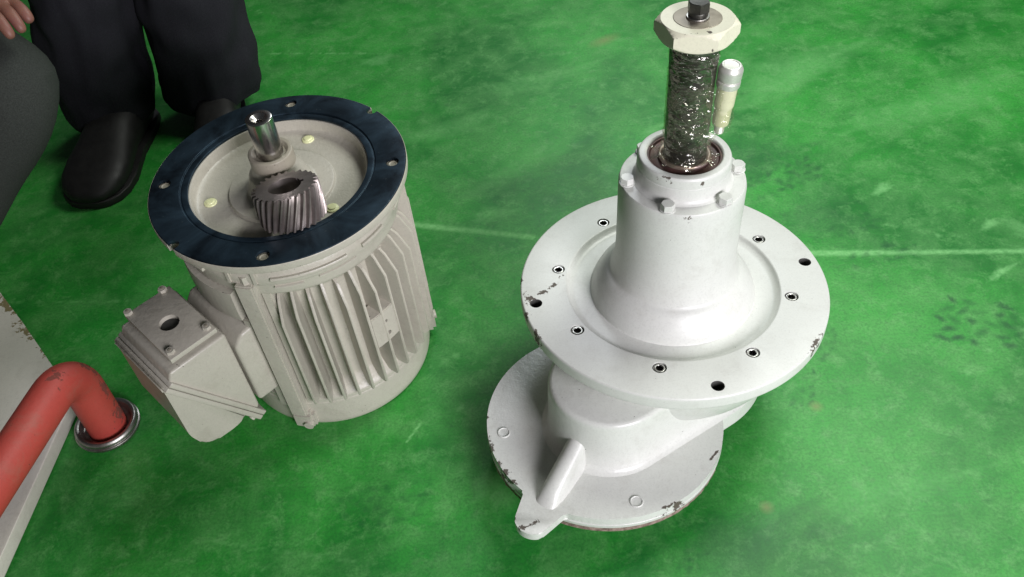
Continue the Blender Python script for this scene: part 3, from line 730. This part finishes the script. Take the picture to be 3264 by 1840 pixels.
# ================================================================== PINION lying in the dish
bpy.context.view_layer.update()
MW = MO.matrix_world.copy()
tiltd = Vector((-.24, .97, 0)); axis = (Vector((0, 0, 1))*math.cos(R(14)) + tiltd*math.sin(R(14))).normalized()
Lm = Matrix.Translation(Vector((.0265, -.0785, .3515))) @ axis.to_track_quat('Z', 'Y').to_matrix().to_4x4()
P = bpy.data.objects.new('helical_gear', None)
bm = bmesh.new(); NTEETH = 28; hgt = .0435; Ro, Ri = .0412, .0362; rows = 9; rings = []
tp = [(0, Ri), (.2, Ri), (.33, Ro-.0012), (.40, Ro), (.60, Ro), (.67, Ro-.0012), (.80, Ri)]
for j in range(rows+1):
    z = hgt*j/rows; tw = .40*(j/rows-.5)*1.0; ring = []
    ch = .0008 if j in (0, rows) else 0
    for k in range(NTEETH):
        for u, r in tp:
            a = 2*math.pi*(k+u)/NTEETH+tw; ring.append(bm.verts.new(((r-ch)*math.cos(a), (r-ch)*math.sin(a), z)))
    rings.append(ring)
nr = len(rings[0])
for a, b in zip(rings, rings[1:]):
    for k in range(nr): bm.faces.new((a[k], a[(k+1) % nr], b[(k+1) % nr], b[k]))
# bore with keyway
def bore(a):
    r = .0203; d = (a-R(188)+math.pi) % (2*math.pi)-math.pi
    if abs(d) < .16: r = .0240
    return r
for z, ring, flip in ((0, rings[0], True), (hgt, rings[-1], False)):
    inner = [bm.verts.new((bore(math.atan2(v.co.y, v.co.x))*v.co.x/v.co.xy.length, bore(math.atan2(v.co.y, v.co.x))*v.co.y/v.co.xy.length, z)) for v in ring]
    mid = [bm.verts.new((.0345*v.co.x/v.co.xy.length, .0345*v.co.y/v.co.xy.length, z)) for v in ring]
    for k in range(nr):
        k2 = (k+1) % nr
        bm.faces.new((ring[k], ring[k2], mid[k2], mid[k])); bm.faces.new((mid[k], mid[k2], inner[k2], inner[k]))
    if flip: in0 = inner
    else: in1 = inner
for k in range(nr): bm.faces.new((in0[k], in0[(k+1) % nr], in1[(k+1) % nr], in1[k]))
bpy.data.objects.remove(P)
P = from_bm('helical_gear', bm, m_pinion, None, 30)
tag(P, 'brown steel helical gear ring lying tilted inside the motor flange', 'gear'); P.matrix_world = MW @ Lm

# ================================================================== white platform, red pipe
def slabpts(z): return [(-.664, .898), (-.683, .925), (-.787, 1.063), (-.86, 1.155), (-1.25, 1.6), (-1.9, 1.6), (-1.9, .2), (-.724, .2), (-.700, .560)]
sl = from_bm('platform_top', prism_bm(slabpts(0)[::-1], .004, .030, bev=.002), m_slab, None, 40)
sl.name = 'white_platform'; tag(sl, 'low white painted platform corner with peeling edge beneath the red pipe', 'platform')
RP = empty('red_pipe', (-.612, .858, 0), label='bent red steel pipe rising out of a metal ring at left edge', cat='pipe')
fx, fy = 0, 0; zt = .142; rb = .050
path = [(0, 0, .002), (0, 0, .04), (0, 0, zt-rb)]
dh = Vector((-.045, -.19, 0)).normalized(); dh = Vector((-.24, -.97, 0)).normalized()
for k in range(1, 13):
    a = math.pi/2*k/12; path.append(Vector((0, 0, zt-rb+rb*math.sin(a))) + dh*rb*(1-math.cos(a)))
for k in range(1, 12): path.append(Vector((0, 0, zt)) + dh*(rb+.05*k) + Vector((0, 0, .0005*k)))
from_bm('pipe', tube_bm([Vector(p) for p in path], .0275, 40), m_red, RP, 60)
lathe('ring', [(.0285, .001), (.0445, .001, .001), (.0470, .004, .002), (.0470, .008, .0005), (.0445, .0090, .0005), (.0455, .0105, .001), (.0455, .0145, .002), (.042, .0185, .002), (.0375, .0165, .001), (.034, .0075, .002), (.0285, .006, 0)], m_chrome, RP, 80, .001, closed=True)

# ================================================================== PEOPLE
def skin_body(name, joints, edges, mat, parent, sub=2, root=0):
    me = bpy.data.meshes.new(name); me.from_pydata([j[0] for j in joints], edges, [])
    o = bpy.data.objects.new(name, me); C.objects.link(o)
    o.modifiers.new('s', 'SKIN'); bpy.context.view_layer.update()
    if not me.skin_vertices: bpy.context.view_layer.objects.active = o; bpy.ops.mesh.customdata_skin_add()
    for i, j in enumerate(joints):
        r = j[1]; me.skin_vertices[0].data[i].radius = r if hasattr(r, '__len__') else (r, r)
        me.skin_vertices[0].data[i].use_root = (i == root)
    o.modifiers['s'].use_smooth_shade = True; o.modifiers['s'].branch_smoothing = .6
    m = o.modifiers.new('u', 'SUBSURF'); m.levels = sub; m.render_levels = sub
    bpy.context.view_layer.update()
    new = bpy.data.meshes.new_from_object(o.evaluated_get(bpy.context.evaluated_depsgraph_get()))
    o.modifiers.clear(); o.data = new; new.materials.clear(); new.materials.append(mat); new.shade_smooth(); o.parent = parent
    return o
def loft(name, sections, mat, parent, segs=56, cap=True, wr=.0, seed=0, zfreq=18):
    """sections: (centre, (ax, ay), rot) – closed folds of cloth between them"""
    bm = bmesh.new(); rings = []; S = len(sections)
    N = 60; cs_ = np.array([list(s_[0])+[s_[1][0], s_[1][1], s_[2]] for s_ in sections], float); u = np.linspace(0, S-1, N)
    I = np.stack([np.interp(u, np.arange(S), cs_[:, k]) for k in range(6)], 1)
    ker = np.array([1, 2, 3, 2, 1])/9.
    for k in range(6):
        e = np.r_[[I[0, k]]*2, I[:, k], [I[-1, k]]*2]; I[:, k] = np.convolve(e, ker, 'valid')
    for j in range(N):
        x, y, z, ax, ay, ro = I[j]; ring = []
        for k in range(segs):
            a = 2*math.pi*k/segs
            f = 1+wr*(mnoise.noise(Vector((math.cos(a)*1.6+seed, math.sin(a)*1.6, z*zfreq)))+.5*mnoise.noise(Vector((math.cos(a)*4+seed, math.sin(a)*4, z*zfreq*.6))))
            px, py = ax*f*math.cos(a), ay*f*math.sin(a)
            ring.append(bm.verts.new((x+px*math.cos(ro)-py*math.sin(ro), y+px*math.sin(ro)+py*math.cos(ro), z+.004*math.sin(2*a+seed) if wr else z)))
        rings.append(ring)
    for a, b in zip(rings, rings[1:]):
        for k in range(segs): bm.faces.new((a[k], a[(k+1) % segs], b[(k+1) % segs], b[k]))
    if cap: bm.faces.new(rings[0][::-1]); bm.faces.new(rings[-1])
    return from_bm(name, bm, mat, parent, 80)
def shoe(parent, loc, rot, L_=.285):
    bm = bmesh.new(); rings = []; n = 28
    st = [(-.02, .020, .010, .03), (.0, .034, .004, .070), (.04, .040, .003, .088), (.08, .041, .003, .088), (.12, .041, .003, .082), (.16, .046, .003, .070), (.20, .051, .003, .060), (.235, .050, .004, .052), (.26, .042, .005, .044), (.276, .028, .008, .034), (.283, .012, .014, .026)]
    for x, hw, z0, z1 in st:
        ring = []
        for k in range(n):
            a = 2*math.pi*k/n; cy = math.cos(a); sz = math.sin(a)
            y = hw*math.copysign(abs(cy)**.75, cy); z = (z0+z1)/2+(z1-z0)/2*math.copysign(abs(sz)**.8, sz)
            ring.append(bm.verts.new((x, y, z)))
        rings.append(ring)
    for a, b in zip(rings, rings[1:]):
        for k in range(n): bm.faces.new((a[k], a[(k+1) % n], b[(k+1) % n], b[k]))
    bm.faces.new(rings[0][::-1]); bm.faces.new(rings[-1])
    o = from_bm('shoe', bm, m_shoe, parent, 60); o.location = loc; o.rotation_euler = (0, 0, rot)
    ol = [(x, hw+.003) for x, hw, _, _ in st] + [(x, -hw-.003) for x, hw, _, _ in st[::-1]]
    so = from_bm('sole', prism_bm(ol[::-1], 0.0005, .014, bev=.002), m_shoe, o, 50)
    return o
# person standing behind the motor, seen from the shins down
P1 = empty('person', (-.66, 1.62, 0), label='person in dark charcoal trousers and black shoes standing behind the motor', cat='person')
def W(x, y, z): return (x+.66, y-1.62, z)
sk = [(W(-.655, 1.72, .90), (.15, .10)), (W(-.655, 1.72, 1.10), (.14, .10)), (W(-.655, 1.71, 1.32), (.16, .11)), (W(-.655, 1.71, 1.46), (.07, .06)), (W(-.655, 1.68, 1.56), (.075, .09)), (W(-.655, 1.68, 1.66), (.075, .09)),
      (W(-.735, 1.70, .82), .085), (W(-.755, 1.66, .48), .055), (W(-.765, 1.655, .10), .036), (W(-.768, 1.60, .045), .03),
      (W(-.575, 1.70, .82), .085), (W(-.545, 1.69, .48), .055), (W(-.550, 1.70, .10), .036), (W(-.550, 1.64, .045), .03),
      (W(-.85, 1.71, 1.36), .05), (W(-.90, 1.68, 1.08), .038), (W(-.88, 1.60, .86), .028), (W(-.87, 1.57, .79), (.035, .018)),
      (W(-.46, 1.71, 1.36), .05), (W(-.41, 1.68, 1.08), .038), (W(-.43, 1.60, .86), .028), (W(-.44, 1.57, .79), (.035, .018))]
ed = [(0, 1), (1, 2), (2, 3), (3, 4), (4, 5), (0, 6), (6, 7), (7, 8), (8, 9), (0, 10), (10, 11), (11, 12), (12, 13), (2, 14), (14, 15), (15, 16), (16, 17), (2, 18), (18, 19), (19, 20), (20, 21)]
skin_body('body', sk, ed, m_skin, P1)
loft('trouser_leg', [(W(-.765, 1.625, .045), (.084, .075), .2), (W(-.765, 1.63, .065), (.090, .085), .2), (W(-.762, 1.64, .16), (.094, .09), .1), (W(-.735, 1.645, .30), (.094, .095), 0), (W(-.745, 1.66, .55), (.105, .11), 0), (W(-.735, 1.70, .84), (.115, .125), 0)], m_trous, P1, wr=.14, seed=3)
loft('trouser_leg', [(W(-.565, 1.665, .050), (.098, .085), -.2), (W(-.565, 1.67, .07), (.104, .09), -.2), (W(-.560, 1.675, .16), (.096, .09), -.1), (W(-.558, 1.68, .30), (.092, .095), 0), (W(-.555, 1.69, .55), (.105, .11), 0), (W(-.575, 1.70, .84), (.115, .125), 0)], m_trous, P1, wr=.14, seed=9)
loft('jacket', [(W(-.655, 1.72, .74), (.21, .15), 0), (W(-.655, 1.72, .95), (.20, .145), 0), (W(-.655, 1.72, 1.2), (.20, .14), 0), (W(-.655, 1.71, 1.40), (.20, .13), 0), (W(-.655, 1.71, 1.48), (.09, .08), 0)], m_jack, P1, wr=.05, seed=5)
for sgn, x0 in ((-1, -.85), (1, -.46)):
    from_bm('sleeve', tube_bm([W(x0-sgn*.03, 1.71, 1.40), W(x0+sgn*.01, 1.70, 1.33), W(x0+sgn*.05, 1.68, 1.08), W(x0+sgn*.035, 1.61, .87)], [.07, .068, .055, .045], 20), m_jack, P1, 60)
loft('hair', [(W(-.655, 1.70, 1.62), (.088, .10), 0), (W(-.655, 1.70, 1.68), (.090, .105), 0), (W(-.655, 1.69, 1.73), (.07, .08), 0), (W(-.655, 1.69, 1.755), (.02, .02), 0)], m_hair, P1, wr=.05)
shoe(P1, W(-.735, 1.665, 0), R(-97)).scale = (1.02, 1.22, 1.1)
shoe(P1, W(-.560, 1.70, 0), R(-84))

# person crouching at the left edge: one knee, one hand on it
P2 = empty('person', (-.925, 1.25, 0), label='person crouching at left edge with a bare hand on a grey trouser knee', cat='person')
def Q(x, y, z): return (x+1.0, y-1.25, z)
knee = Vector(Q(-.765, 1.212, .392)); foot = Vector(Q(-1.03, 1.14, .09)); hip = Vector(Q(-1.22, 1.50, .40))
sk = [(tuple(hip+Vector((0, .08, .02))), (.14, .12)), (Q(-1.20, 1.52, .62), (.14, .11)), (Q(-1.13, 1.47, .84), (.15, .11)), (Q(-1.10, 1.44, .96), .055), (Q(-1.07, 1.41, 1.05), (.075, .085)), (Q(-1.06, 1.40, 1.13), (.07, .085)),
      (tuple(hip+Vector((.06, -.03, 0))), .085), (tuple(knee), .052), (tuple(foot), .035), (tuple(foot+Vector((.05, -.05, -.05))), .028),
      (tuple(hip+Vector((-.08, .1, 0))), .085), (Q(-1.35, 1.20, .40), .055), (Q(-1.32, 1.40, .09), .035), (Q(-1.30, 1.33, .04), .028),
      (Q(-1.02, 1.42, .87), .05), (Q(-.98, 1.32, .68), .04), (Q(-.815, 1.290, .524), .026),
      (Q(-1.27, 1.42, .86), .05), (Q(-1.33, 1.28, .68), .04), (Q(-1.34, 1.18, .50), .026)]
ed = [(0, 1), (1, 2), (2, 3), (3, 4), (4, 5), (0, 6), (6, 7), (7, 8), (8, 9), (0, 10), (10, 11), (11, 12), (12, 13), (2, 14), (14, 15), (15, 16), (2, 17), (17, 18), (18, 19)]
# the hand on the knee: palm and five fingers grown from the same skin
wr_ = Vector(Q(-.815, 1.290, .524)); n0 = 16
pm = Vector(Q(-.777, 1.256, .505)); sk.append((tuple(pm), (.030, .016))); ed.append((16, 20))
pk = Vector(Q(-.750, 1.228, .487)); sk.append((tuple(pk), (.034, .014))); ed.append((20, 21))
fd = Vector((.62, -.70, -.10)).normalized(); sd = Vector((.70, .62, -.05)).normalized()
for i, (off, ln) in enumerate(((-.026, .046), (-.009, .056), (.0085, .053), (.0255, .042))):
    b0 = pk + sd*off + fd*.012; a1 = b0 + fd*ln*.42 + Vector((0, 0, .000)); a2 = a1 + (fd+Vector((0, 0, -.7))).normalized()*ln*.33; a3 = a2 + (fd+Vector((0, 0, -1.6))).normalized()*ln*.25
    k = len(sk); sk += [(tuple(b0), .0098), (tuple(a1), .0092), (tuple(a2), .0085), (tuple(a3), .0068)]
    ed += [(21, k), (k, k+1), (k+1, k+2), (k+2, k+3)]
k = len(sk); tb = pm - sd*.026 + fd*.004; sk += [(tuple(tb), .0115), (tuple(tb-sd*.016+fd*.022+Vector((0, 0, -.012))), .0102), (tuple(tb-sd*.020+fd*.048+Vector((0, 0, -.026))), .0080)]
ed += [(20, k), (k, k+1), (k+1, k+2)]
skin_body('body', sk, ed, m_skin, P2)
tl = tube_bm([hip+Vector((.0, .03, 0)), (hip+knee)/2+Vector((0, 0, .01)), knee+Vector((-.03, .01, .0)), knee+Vector((.006, 0, -.012)), knee+Vector((-.022, -.010, -.06)), (knee*.62+foot*.38), (knee*.35+foot*.65), foot+Vector((0, 0, .02))], [.11, .092, .074, .068, .072, .076, .078, .078], 40)
for v in tl.verts:
    v.co += Vector((1, .5, .3))*(.010*mnoise.noise(v.co*14)+.004*mnoise.noise(v.co*40))
o = from_bm('trouser_leg', tl, m_greycl, P2, 80)
md = o.modifiers.new('u', 'SUBSURF'); md.levels = md.render_levels = 2
o = from_bm('trouser_leg', tube_bm([hip+Vector((-.05, .1, 0)), Q(-1.30, 1.38, .41), Q(-1.35, 1.19, .40), Q(-1.345, 1.26, .28), Q(-1.33, 1.38, .11)], [.11, .10, .085, .085, .08], 32), m_greycl, P2, 80)
loft('jacket', [(Q(-1.22, 1.56, .36), (.20, .17), .3), (Q(-1.20, 1.54, .55), (.20, .17), .3), (Q(-1.15, 1.49, .78), (.20, .15), .3), (Q(-1.13, 1.46, .92), (.15, .12), .3), (Q(-1.11, 1.44, .97), (.08, .07), .3)], m_jack, P2, wr=.06, seed=2)
from_bm('sleeve', tube_bm([Q(-1.08, 1.43, .88), Q(-1.02, 1.41, .85), Q(-.985, 1.33, .68), Q(-.90, 1.315, .60), Q(-.830, 1.300, .535)], [.07, .068, .060, .056, .046], 28), m_jack, P2, 60)
from_bm('sleeve', tube_bm([Q(-1.2, 1.44, .88), Q(-1.28, 1.41, .85), Q(-1.33, 1.28, .68), Q(-1.34, 1.19, .52)], [.07, .065, .055, .045], 20), m_jack, P2, 60)
loft('hair', [(Q(-1.06, 1.41, 1.10), (.085, .095), .3), (Q(-1.06, 1.41, 1.17), (.085, .095), .3), (Q(-1.06, 1.41, 1.21), (.04, .05), .3)], m_hair, P2)
shoe(P2, tuple(Vector((foot.x-.07, foot.y+.14, 0))), R(-78)); shoe(P2, Q(-1.36, 1.45, 0), R(-70))
# grey platform behind / shade under nothing else: end
print('objects', len(bpy.data.objects))
